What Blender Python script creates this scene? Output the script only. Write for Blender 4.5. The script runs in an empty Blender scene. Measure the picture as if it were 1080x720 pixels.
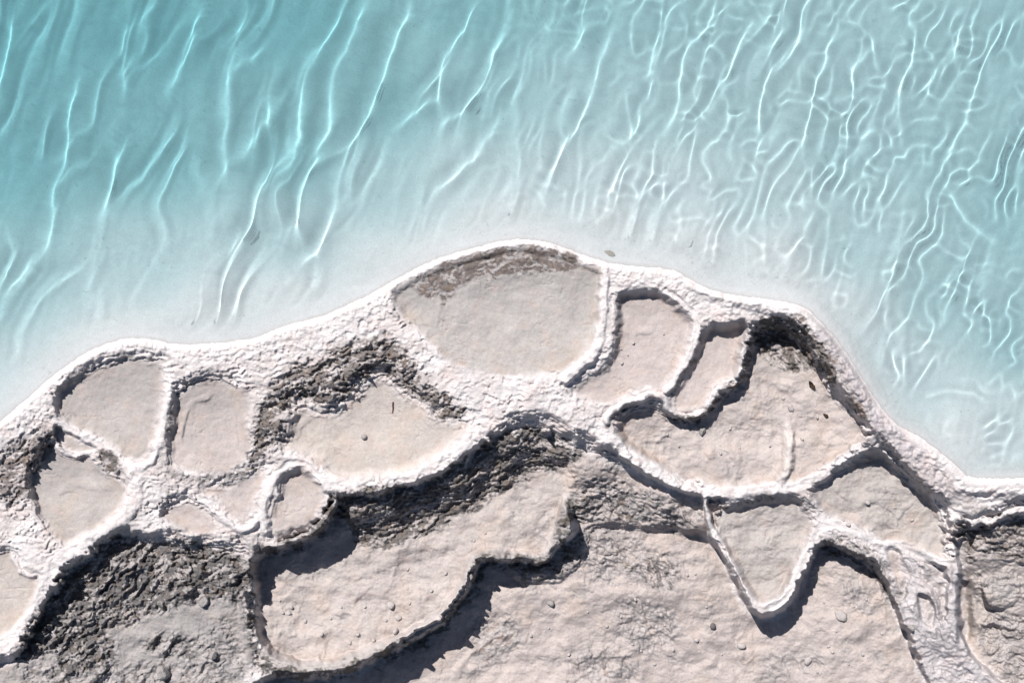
import bpy, math, random
import numpy as np
from mathutils import Vector

# ------------------------------------------------------------------ camera, sky, sun, exposure
S = 0.015                  # metres per photograph pixel on the water plane
D = 1050.0                 # camera height above the water, in those pixels
SUN_DIR = (0.50, 0.866)    # way the light travels over the picture (right, down)
SUN_EL = 50.0
STEP = 0.8                 # grid step of the travertine, pixels

scene = bpy.context.scene
COL = scene.collection
cam_d = bpy.data.cameras.new("camera"); cam_d.sensor_width = 36.0
cam_d.lens = 36.0 * D / 1080.0
cam_d.clip_start = 0.1; cam_d.clip_end = 5000
cam = bpy.data.objects.new("camera", cam_d); COL.objects.link(cam)
cam.location = (0, 0, D * S); cam.rotation_euler = (0, 0, 0)
scene.camera = cam

world = bpy.data.worlds.new("World"); scene.world = world; world.use_nodes = True
wn = world.node_tree.nodes; wl = world.node_tree.links
bg = wn["Background"]; bg.inputs[1].default_value = 0.05
sky = wn.new("ShaderNodeTexSky"); sky.sky_type = 'NISHITA'; sky.sun_disc = False
sky.sun_elevation = math.radians(SUN_EL)
# direction towards the sun, world axes (x right, y up in the picture)
to_sun = Vector((-SUN_DIR[0] * math.cos(math.radians(SUN_EL)), SUN_DIR[1] * math.cos(math.radians(SUN_EL)), math.sin(math.radians(SUN_EL))))
sky.sun_rotation = math.atan2(to_sun.x, to_sun.y)
wl.new(sky.outputs[0], bg.inputs[0])

sun_d = bpy.data.lights.new("sun", 'SUN'); sun_d.energy = 5.0; sun_d.angle = math.radians(0.5)
sun_d.color = (1.0, 0.98, 0.955)
try: sun_d.cycles.is_caustics_light = True
except Exception as e: print("no caustics light", e)
sun = bpy.data.objects.new("sun", sun_d); COL.objects.link(sun)
sun.rotation_euler = to_sun.to_track_quat('Z', 'Y').to_euler()
sun.location = (-10, 20, 30)

scene.view_settings.view_transform = 'Standard'
scene.view_settings.look = 'None'
scene.view_settings.exposure = 0.34
scene.view_settings.gamma = 1.0
scene.view_settings.use_curve_mapping = False
cy = scene.cycles
cy.max_bounces = 8; cy.diffuse_bounces = 1; cy.transmission_bounces = 6; cy.glossy_bounces = 2
cy.caustics_refractive = True; cy.caustics_reflective = False
cy.use_denoising = True
cy.sample_clamp_direct = 0.0; cy.sample_clamp_indirect = 4.0

# ------------------------------------------------------------------ noise
def _h(ix, iy, seed):
    a = (ix.astype(np.int64) * 374761393 + iy.astype(np.int64) * 668265263 + seed * 982451653) & 0xFFFFFFFF
    a = ((a ^ (a >> 13)) * 1274126177) & 0xFFFFFFFF
    a = ((a ^ (a >> 16)) * 2246822519) & 0xFFFFFFFF
    return a ^ (a >> 15)
def rnd(ix, iy, seed): return (_h(ix, iy, seed) & 0xFFFFFF).astype(np.float32) / 16777216.0
def perlin(x, y, seed):
    ix = np.floor(x); iy = np.floor(y); fx = (x - ix).astype(np.float32); fy = (y - iy).astype(np.float32)
    ix = ix.astype(np.int64); iy = iy.astype(np.int64)
    u = fx*fx*fx*(fx*(fx*6-15)+10); v = fy*fy*fy*(fy*(fy*6-15)+10)
    def g(a, b, dx, dy):
        t = rnd(a, b, seed) * 6.2831853
        return np.cos(t)*dx + np.sin(t)*dy
    n0 = g(ix, iy, fx, fy)*(1-u) + g(ix+1, iy, fx-1, fy)*u
    n1 = g(ix, iy+1, fx, fy-1)*(1-u) + g(ix+1, iy+1, fx-1, fy-1)*u
    return (n0*(1-v) + n1*v) * 1.5
def fbm(x, y, o, seed, gain=0.5):
    r = 0; a = 1.0; t = 0
    for i in range(o):
        r = r + a*perlin(x*2.03**i + i*17.3, y*2.03**i - i*9.1, seed+i); t += a; a *= gain
    return r / t
def billow(x, y, o, seed):
    r = 0; a = 1.0; t = 0
    for i in range(o):
        r = r + a*np.abs(perlin(x*2.1**i + i*7.7, y*2.1**i + i*3.3, seed+i)); t += a; a *= 0.5
    return r / t
def worley(x, y, seed):
    ix = np.floor(x).astype(np.int64); iy = np.floor(y).astype(np.int64)
    f1 = np.full(x.shape, 9.0, np.float32); idv = np.zeros(x.shape, np.float32)
    for a in (-1, 0, 1):
        for b in (-1, 0, 1):
            cx = ix+a; cy_ = iy+b
            d = (cx + rnd(cx, cy_, seed) - x)**2 + (cy_ + rnd(cx, cy_, seed+1) - y)**2
            m = d < f1
            f1 = np.where(m, d, f1).astype(np.float32); idv = np.where(m, rnd(cx, cy_, seed+2), idv)
    return np.sqrt(f1), idv
def sstep(a, b, x):
    t = np.clip((x-a)/(b-a), 0, 1); return t*t*(3-2*t)

# ------------------------------------------------------------------ curves drawn over the photograph
def chaikin(p, n=2, closed=True):
    p = np.array(p, float)
    for _ in range(n):
        q = np.roll(p, -1, 0) if closed else p[1:]
        a = p if closed else p[:-1]
        r = np.empty((2*len(a), p.shape[1])); r[0::2] = .75*a+.25*q; r[1::2] = .25*a+.75*q
        p = r if closed else np.vstack([p[:1], r, p[-1:]])
    return p

SHORE = [(0,445),(30,420),(52,399),(82,377),(107,364),(137,356),(162,358),(185,364),(215,363),(250,360),(270,357),(295,345),(320,339),(345,332),(375,318),(390,311),(415,296),(452,276),(490,264),(530,254),(552,252),(580,256),(607,266),(640,278),(670,281),(710,284),(730,296),(745,305),(775,312),(805,315),(832,319),(852,326),(865,339),(885,362),(905,392),(920,417),(942,447),(970,460),(990,476),(1010,492),(1020,504),(1050,505),(1080,504)]
LAND = [(-20000,9000),(-2500,1500),(-700,700),(-200,560),(-60,480)] + SHORE + [(1140,512),(1250,530),(1600,520),(3000,600),(20000,2500),(20000,25000),(-20000,25000)]
LAND = np.vstack([np.array(LAND[:5], float), chaikin(LAND[5:-7], 2, False), np.array(LAND[-7:], float)])

# ------------------------------------------------------------------ the grid (picture space, later cast to metres)
def axis(lo, hi, step, far, g=1.16):
    a = list(np.arange(lo, hi+1e-6, step)); s = step; x = a[-1]; y = a[0]; R = []; L = []
    while x < far:
        s *= g; x += s; R.append(x)
    s = step
    while y > -far:
        s *= g; y -= s; L.append(y)
    return np.array(L[::-1] + a + R)
UX = axis(-30, 1110, STEP, 18000)
va = np.arange(-30, 240, 2.0)
vb = np.arange(240, 750, STEP)
vv = axis(0, 1, 1, 18000)
VY = np.concatenate([vv[vv < -1.0] - 30, va, vb, vv[vv > 2.0] + 750])
U, V = np.meshgrid(UX, VY); U = U.astype(np.float64); V = V.astype(np.float64)
NV, NU = U.shape
fade = np.clip(1 - np.maximum.reduce([-40-U, U-1120, -40-V, V-760, 0*U]) / 400, 0, 1)

# wobble of every drawn outline
def warp(u, v, f):
    a = 3.2*fbm(u/24, v/24, 2, 11) + 1.5*perlin(u/8.5, v/8.5, 12) + 0.5*perlin(u/4.5, v/4.5, 13)
    b = 3.2*fbm(u/24, v/24, 2, 21) + 1.5*perlin(u/8.5, v/8.5, 22) + 0.5*perlin(u/4.5, v/4.5, 23)
    return u + a*f, v + b*f
WU, WV = warp(U, V, fade*(0.35+0.65*sstep(0, 12, np.abs(V-V)+12)))

def crop(pts, pad):
    x0, y0 = pts.min(0)[:2] - pad; x1, y1 = pts.max(0)[:2] + pad
    i0, i1 = np.searchsorted(VY, y0), np.searchsorted(VY, y1); j0, j1 = np.searchsorted(UX, x0), np.searchsorted(UX, x1)
    return (slice(i0, i1), slice(j0, j1))
def seg_d(X, Y, p):
    """distance, side, arc index to a polyline"""
    best = np.full(X.shape, 1e18); side = np.zeros(X.shape); tt = np.zeros(X.shape)
    for k in range(len(p)-1):
        ax, ay = p[k][:2]; bx, by = p[k+1][:2]; dx, dy = bx-ax, by-ay; L = dx*dx+dy*dy+1e-9
        t = np.clip(((X-ax)*dx+(Y-ay)*dy)/L, 0, 1)
        ex, ey = X-ax-t*dx, Y-ay-t*dy; d = ex*ex+ey*ey
        m = d < best
        best = np.where(m, d, best); side = np.where(m, dx*(Y-ay)-dy*(X-ax), side); tt = np.where(m, k+t, tt)
    return np.sqrt(best), side, tt
def poly_sd(pts, pad=40, warp=True, smooth=2):
    p = chaikin(pts, smooth) if smooth else np.array(pts, float)
    sl = crop(p, pad)
    X, Y = (WU[sl], WV[sl]) if warp else (U[sl], V[sl])
    q = np.vstack([p, p[:1]])
    d, _, _ = seg_d(X, Y, q)
    ins = np.zeros(X.shape, bool)
    for k in range(len(p)):
        ax, ay = q[k]; bx, by = q[k+1]
        c = (ay > Y) != (by > Y)
        ins ^= c & (X < (bx-ax)*(Y-ay)/(by-ay+1e-12)+ax)
    return sl, np.where(ins, -d, d)
def stroke(pts, pad=30, warp=True):
    p = chaikin(pts, 2, False); sl = crop(p, pad)
    X, Y = (WU[sl], WV[sl]) if warp else (U[sl], V[sl])
    d, s, t = seg_d(X, Y, p)
    return sl, d, s, t, p
def idw(ctrl, X, Y, pw=2.0, soft=12.0):
    if not isinstance(ctrl, (list, tuple)): return np.full(X.shape, float(ctrl))
    num = 0; den = 0
    for (x, y, z) in ctrl:
        w = 1.0/((X-x)**2+(Y-y)**2+soft**2)**(pw/2*1.2)
        num = num + w*z; den = den + w
    return num/den

# distance to the shore: positive on land
def land_sd(X, Y):
    p = LAND; q = np.vstack([p, p[:1]])
    d, _, _ = seg_d(X, Y, p[:-2])
    ins = np.zeros(X.shape, bool)
    for k in range(len(p)):
        ax, ay = q[k]; bx, by = q[k+1]
        c = (ay > Y) != (by > Y)
        ins ^= c & (X < (bx-ax)*(Y-ay)/(by-ay+1e-12)+ax)
    return np.where(ins, d, -d)
def shore_wobble(u, v): return u + 1.2*fbm(u/14, v/14, 3, 17) + 0.8*fbm(u/5, v/5, 2, 18), v + 1.2*fbm(u/14, v/14, 3, 27) + 0.8*fbm(u/5, v/5, 2, 28)
SH = land_sd(*shore_wobble(U, V))

# ------------------------------------------------------------------ levels (pixels above the water; 1 px = 1.5 cm)
WEB = [(x, y, 5) for x, y in SHORE[::2]] + [(175,450,0),(150,500,-2),(270,440,-4),(300,380,1),(400,360,2),(470,420,-2),(540,430,-3),(600,440,-7),(640,460,-13),(560,408,0),(640,350,4),(520,470,-9),(400,515,-10),(150,520,-6),(260,520,-12),(60,590,-8),(20,560,-8),(100,570,-8),(160,570,-12),(250,580,-16),(0,500,-4),(740,325,0),(800,325,3),(860,345,5),(890,400,5),(930,455,-3),(960,480,-3),(1000,540,-14),(1005,600,-27),(1000,640,-36),(1002,660,-40),(990,700,-66),(1020,715,-70),(1060,760,-82),(1150,850,-95),(1000,670,-48),(850,515,-26),(780,520,-28),(720,515,-26),(740,540,-38),(930,575,-44),(960,600,-47),(870,550,-40),(680,490,-22),(650,490,-20),(1060,515,-4),(1040,532,-10),(0,640,-18),(262,610,-36),(258,650,-45),(266,690,-47),(272,640,-60),(-60,700,-20),(-100,560,-6),(1150,530,-6),(1300,560,-10),(900,720,-90),(600,640,-95),(300,640,-60),(150,660,-48)]

#  name: (polygon, level, edge half-width, silt colour)
GREY = (0.385,0.346,0.326); PINK = (0.440,0.380,0.360); CREAM = (0.440,0.388,0.355); PLAIN = (0.428,0.368,0.345); WARM = (0.425,0.370,0.348)
POLY = {}
def P(n, pts, lev, w, col, cw=10): POLY[n] = (pts, lev, w, col, cw)
P('apron', [(540,455),(600,470),(640,484),(700,512),(745,528),(756,565),(720,590),(640,590),(605,560),(600,525),(560,500)], [(560,480,-24),(620,495,-34),(700,522,-42),(740,545,-52),(610,530,-56),(600,560,-84),(620,575,-86),(660,578,-87),(700,575,-86),(640,590,-88),(700,592,-90),(745,580,-84),(755,565,-80),(660,550,-72)], 6, PLAIN)
P('lower_plain', [(612,560),(660,556),(720,562),(750,565),(770,600),(788,645),(812,652),(835,636),(850,600),(862,572),(890,580),(925,596),(938,628),(956,668),(976,715),(1000,780),(1200,1500),(1200,25000),(-2000,25000),(300,800),(262,728),(288,712),(316,716),(350,714),(380,706),(440,672),(470,648),(491,622),(500,598),(512,590),(545,594),(570,598),(588,580)], [(620,560,-86),(700,600,-92),(500,680,-118),(800,690,-104),(900,620,-84),(970,690,-84),(700,720,-115),(540,620,-104),(845,620,-98)], 4, PLAIN)
P('crust_band', [(560,455),(600,468),(614,484),(600,494),(556,503),(522,527),(484,548),(440,572),(405,582),(375,577),(362,552),(353,530),(375,521),(430,517),(460,505),(495,486),(520,466),(540,453)], [(540,458,-16),(480,500,-24),(400,525,-28),(600,474,-30),(365,540,-34),(520,526,-66),(482,545,-70),(440,566,-74),(590,494,-60),(556,502,-63),(390,574,-76),(410,576,-75)], 4, PLAIN)
P('bottom_left', [(264,588),(260,605),(254,635),(261,660),(266,692),(262,716),(250,760),(240,1200),(-2000,2500),(-300,760),(-40,715),(0,702),(25,690),(40,655),(60,622),(85,592),(115,572),(140,564),(165,573),(190,578),(230,579)], [(100,605,-34),(200,600,-36),(60,650,-40),(20,710,-42),(150,700,-52),(240,680,-46),(255,610,-36),(120,640,-44)], 4, (0.310,0.285,0.275))
P('right_low', [(1022,560),(1080,542),(1400,560),(4000,1500),(4000,9000),(1400,1100),(1085,745),(1054,718),(1017,686),(1011,640),(1014,600),(1007,577)], [(1050,560,-34),(1030,640,-92),(1028,610,-76),(1032,672,-94),(1060,625,-66),(1060,700,-84),(1040,590,-52)], 4, (0.405,0.352,0.328))
P('mound', [(536,592),(580,600),(598,585),(604,558),(620,556),(619,585),(602,606),(570,615),(545,611)], [(570,605,-92),(600,590,-84),(612,566,-78)], 7, (0.33,0.30,0.29))
P('pad', [(1040,606),(1054,600),(1072,606),(1078,622),(1070,638),(1054,644),(1041,638),(1036,622)], [(1050,622,-64)], 4, (0.34,0.315,0.30))
P('B15', [(600,524),(595,547),(587,572),(572,591),(540,587),(515,583),(502,590),(492,617),(477,637),(462,653),(440,667),(410,680),(377,693),(350,701),(320,703),(294,696),(278,686),(270,660),(268,632),(267,612),(262,603),(264,588),(275,580),(300,575),(325,563),(345,546),(353,526),(366,543),(378,566),(405,570),(440,560),(482,538),(520,518),(556,494),(598,486),(606,500)], [(590,545,-62),(450,600,-68),(300,640,-74),(330,600,-74),(400,685,-70),(520,560,-63)], 3, (0.425,0.372,0.350))
P('B12', [(797,345),(830,345),(850,362),(867,395),(885,420),(905,440),(918,462),(890,482),(855,506),(840,509),(800,512),(770,516),(745,512),(720,508),(690,490),(665,475),(648,458),(655,440),(675,427),(700,430),(707,438),(722,441),(740,438),(750,428),(760,414),(779,404),(784,382),(790,362)], [(800,370,-38),(780,460,-42),(700,470,-38),(870,440,-34),(840,500,-32),(660,455,-32),(750,500,-31),(900,465,-27)], 3, WARM, 7)
P('B13', [(855,514),(888,492),(925,470),(945,492),(965,508),(986,525),(996,547),(1000,577),(1006,590),(985,589),(960,580),(945,570),(930,574),(907,560),(877,546),(865,541),(855,527)], [(880,500,-46),(980,560,-43),(920,540,-46)], 3, GREY)
P('B14', [(748,550),(757,538),(790,526),(835,521),(849,530),(861,549),(855,571),(844,592),(829,626),(808,640),(794,635),(778,604),(763,580)], [(800,540,-50),(800,620,-54),(850,560,-47)], 3, GREY)
P('B9', [(410,320),(412,306),(435,291),(472,277),(510,264),(545,257),(580,261),(610,274),(640,282),(636,302),(632,325),(633,345),(624,368),(607,386),(575,398),(540,400),(510,396),(477,389),(460,370),(440,350),(422,335)], [(540,266,2),(470,283,2),(435,298,1),(415,312,0),(600,278,2),(540,320,-6),(540,380,-4),(425,332,-5),(620,330,-4)], 4, (0.400,0.366,0.346), 7)
P('B10', [(647,315),(657,306),(682,305),(700,308),(715,322),(737,340),(730,360),(722,382),(712,400),(700,413),(685,412),(665,416),(650,424),(635,430),(612,425),(600,411),(620,397),(635,387),(643,377),(651,347)], [(680,330,-12),(640,420,-11),(700,400,-10)], 3, PINK)
P('B11', [(744,342),(767,343),(785,336),(788,350),(786,362),(781,382),(776,400),(757,410),(746,426),(738,435),(720,437),(708,432),(705,418),(720,395),(732,367)], [(760,360,-21),(725,425,-20)], 3, PINK)
P('B5', [(405,390),(420,405),(440,420),(460,436),(485,440),(498,452),(490,465),(465,484),(440,498),(410,506),(375,511),(345,505),(335,490),(307,480),(292,475),(300,452),(305,428),(325,422),(337,432),(362,427),(377,405)], [(400,430,-20),(420,490,-15),(320,460,-18),(480,450,-13)], 6, CREAM, 16)
P('B1', [(57,412),(82,394),(112,381),(140,375),(172,377),(176,390),(175,410),(171,440),(167,465),(160,480),(147,490),(135,487),(125,480),(112,470),(100,462),(82,457),(67,447),(55,432)], [(110,388,-5),(150,380,-3),(110,420,-8),(140,480,-4),(70,430,-7)], 4, GREY)
P('B2', [(183,416),(200,402),(217,397),(245,401),(255,407),(265,406),(268,425),(264,450),(270,470),(262,487),(245,502),(232,505),(212,501),(185,496),(177,490),(176,465),(179,432)], [(210,405,-8),(250,410,-6),(220,440,-12),(230,490,-9)], 4, WARM)
P('B3', [(52,462),(66,476),(80,481),(97,475),(102,490),(118,502),(130,502),(138,515),(137,525),(132,537),(107,557),(82,572),(65,578),(52,565),(37,545),(30,520),(25,512),(32,490),(42,472)], [(70,500,-20),(70,560,-14),(120,530,-12)], 4, GREY)
P('shelf', [(57,446),(70,452),(85,461),(100,467),(101,474),(90,478),(78,480),(66,472),(54,460)], -14, 2.5, GREY)
P('B4', [(-60,588),(0,580),(16,576),(28,604),(45,608),(41,622),(33,650),(15,668),(0,676),(-60,700)], [(0,620,-20)], 4, CREAM)
P('B6', [(294,515),(293,502),(305,494),(319,491),(329,501),(341,512),(347,522),(343,540),(325,556),(302,566),(285,566),(283,545)], [(315,500,-24),(310,560,-19),(335,530,-20)], 3, WARM)
P('B7', [(204,514),(240,509),(268,497),(284,488),(281,508),(272,530),(263,550),(255,557),(243,548),(234,537),(222,526)], [(240,520,-17),(260,545,-15)], 4, PINK)
P('B8', [(172,535),(200,523),(215,531),(230,546),(241,558),(225,568),(200,565),(188,556),(166,548)], [(200,540,-19)], 4, PINK)
P('S1', [(964,588),(985,594),(998,601),(999,625),(998,652),(993,655),(990,632),(984,622),(974,612)], [(985,610,-47),(998,645,-50)], 5, (0.38,0.335,0.32))
P('S2', [(966,630),(975,627),(983,634),(987,648),(986,664),(976,660),(970,646)], -53, 5, PLAIN)
P('S3', [(932,580),(945,578),(953,590),(958,608),(955,630),(944,632),(938,612),(930,595)], [(940,590,-49),(950,625,-54)], 5, PLAIN)

WHITE_ = (0.600,0.555,0.545)
#  crest lines: points (x, y, level), core half-width, fall on the right-hand side of travel, fall on the left-hand side
RIMS = [
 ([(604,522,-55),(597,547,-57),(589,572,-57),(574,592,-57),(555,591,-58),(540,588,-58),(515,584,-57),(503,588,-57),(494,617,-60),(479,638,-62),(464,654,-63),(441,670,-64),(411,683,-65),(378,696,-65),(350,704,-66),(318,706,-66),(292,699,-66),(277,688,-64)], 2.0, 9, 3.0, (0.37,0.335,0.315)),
 # oval and its neighbours
 ([(640,280,6),(637,302,7),(636,325,7),(637,348,6),(629,370,6),(612,389,5),(596,402,2)], 3.5, 5, 3.0),
 ([(702,306,1),(712,312,0),(738,336,-2),(732,360,-3),(724,382,-4),(714,400,-5),(702,414,-6)], 1.6, 3, 2.2),
 ([(640,446,-8),(645,434,-7),(660,424,-6),(680,418,-6),(700,417,-6),(706,434,-13),(720,440,-14),(738,438,-14),(748,427,-14),(758,412,-14),(778,402,-14),(784,382,-14),(789,362,-12),(792,346,-6)], 2.2, 3, 2.4),
 # lip under the wide right basin
 ([(650,470,-15),(668,487,-18),(690,500,-20),(720,515,-23),(745,520,-25),(770,521,-26),(800,517,-26),(840,514,-26),(856,510,-26),(888,487,-22),(922,464,-14)], 3.4, 3.2, 8),
 ([(742,520,-26),(746,540,-34),(750,556,-40),(762,580,-43),(777,604,-46),(793,638,-48),(810,645,-48),(831,629,-47),(847,592,-44),(857,571,-42),(866,555,-40),(880,550,-40),(907,562,-40),(930,577,-42),(945,573,-42),(962,583,-44),(985,592,-44),(1010,594,-42)], 1.8, 2.6, 3.6),
 ([(925,468,-12),(950,492,-22),(970,506,-28),(988,524,-33),(998,547,-36),(1002,577,-38),(1007,594,-36),(1008,620,-34),(1004,645,-37),(1008,674,-44)], 1.8, 3, 3),
 ([(834,446,-35),(833,458,-30),(836,472,-26),(831,488,-25),(826,504,-25)], 2.8, 9, 3.0, (0.50,0.455,0.43)),
 ([(958,582,-42),(964,604,-45),(966,620,-46),(984,622,-46),(990,640,-49),(989,662,-52),(996,690,-58)], 1.4, 2.5, 2.5, (0.52,0.475,0.47)),
 ([(964,586,-42),(980,604,-45),(996,614,-44),(1008,618,-40)], 1.3, 2.5, 2.5, (0.52,0.475,0.47)),
 ([(930,580,-45),(938,606,-50),(952,634,-54),(966,668,-63)], 2.0, 4, 3),
 ([(966,640,-55),(978,672,-60),(992,700,-66),(1015,735,-74)], 1.6, 3, 5),
 ([(1002,672,-50),(1012,690,-58),(1034,715,-68),(1060,745,-78)], 2.2, 3, 5),
 # left group
 ([(56,440,-3),(68,450,-4),(84,459,-4),(100,464,-5),(114,474,-4),(128,488,-3),(146,494,-1),(162,486,0),(170,466,1),(173,440,2),(177,410,2)], 2.0, 3, 2.4),
 ([(292,520,-14),(287,505,-13),(300,489,-13),(320,486,-13),(333,498,-14),(347,510,-14),(354,524,-15),(349,544,-16),(328,561,-16),(302,573,-17),(278,576,-16)], 1.8, 3, 3),
 ([(282,560,-14),(276,540,-12),(284,515,-11),(292,500,-11)], 2.4, 4, 4),
 ([(200,517,-11),(216,528,-12),(232,543,-12),(246,556,-13),(262,560,-14),(274,545,-13)], 2.4, 3.5, 3.5),
 ([(345,512,-10),(375,517,-9),(410,512,-9),(440,504,-9),(468,490,-8),(495,470,-7),(512,455,-6)], 5, 4, 14),
 ([(52,462,-10),(66,476,-12),(80,482,-12),(97,476,-11)], 1.3, 2, 2),
 ([(14,580,-14),(16,594,-15),(24,604,-15),(40,607,-13)], 1.5, 2.4, 2.4),
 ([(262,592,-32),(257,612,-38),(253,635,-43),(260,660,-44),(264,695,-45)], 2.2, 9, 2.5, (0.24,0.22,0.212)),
 ([(860,350,9),(880,380,11),(900,412,11),(916,440,8),(940,464,5),(966,488,3),(990,515,0)], 3, 9, 22, (0.41,0.372,0.380), 1),
 ([(716,282,6),(745,305,8),(780,317,9),(830,325,9),(858,342,9)], 3, 8, 12, WHITE_, 1),
 ([(140,498,-1),(146,520,-4),(140,538,-6),(112,560,-8),(85,576,-8),(66,586,-8),(50,605,-10),(40,640,-16),(22,664,-18),(0,682,-20),(-60,705,-24)], 4.5, 4, 4),
 ([(1016,512,2),(1060,512,2),(1150,520,2)], 6, 6, 6),
 ([(1003,540,-18),(1035,552,-20),(1060,544,-18),(1082,535,-16),(1150,545,-16)], 2.5, 4, 2.5),
]

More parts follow.
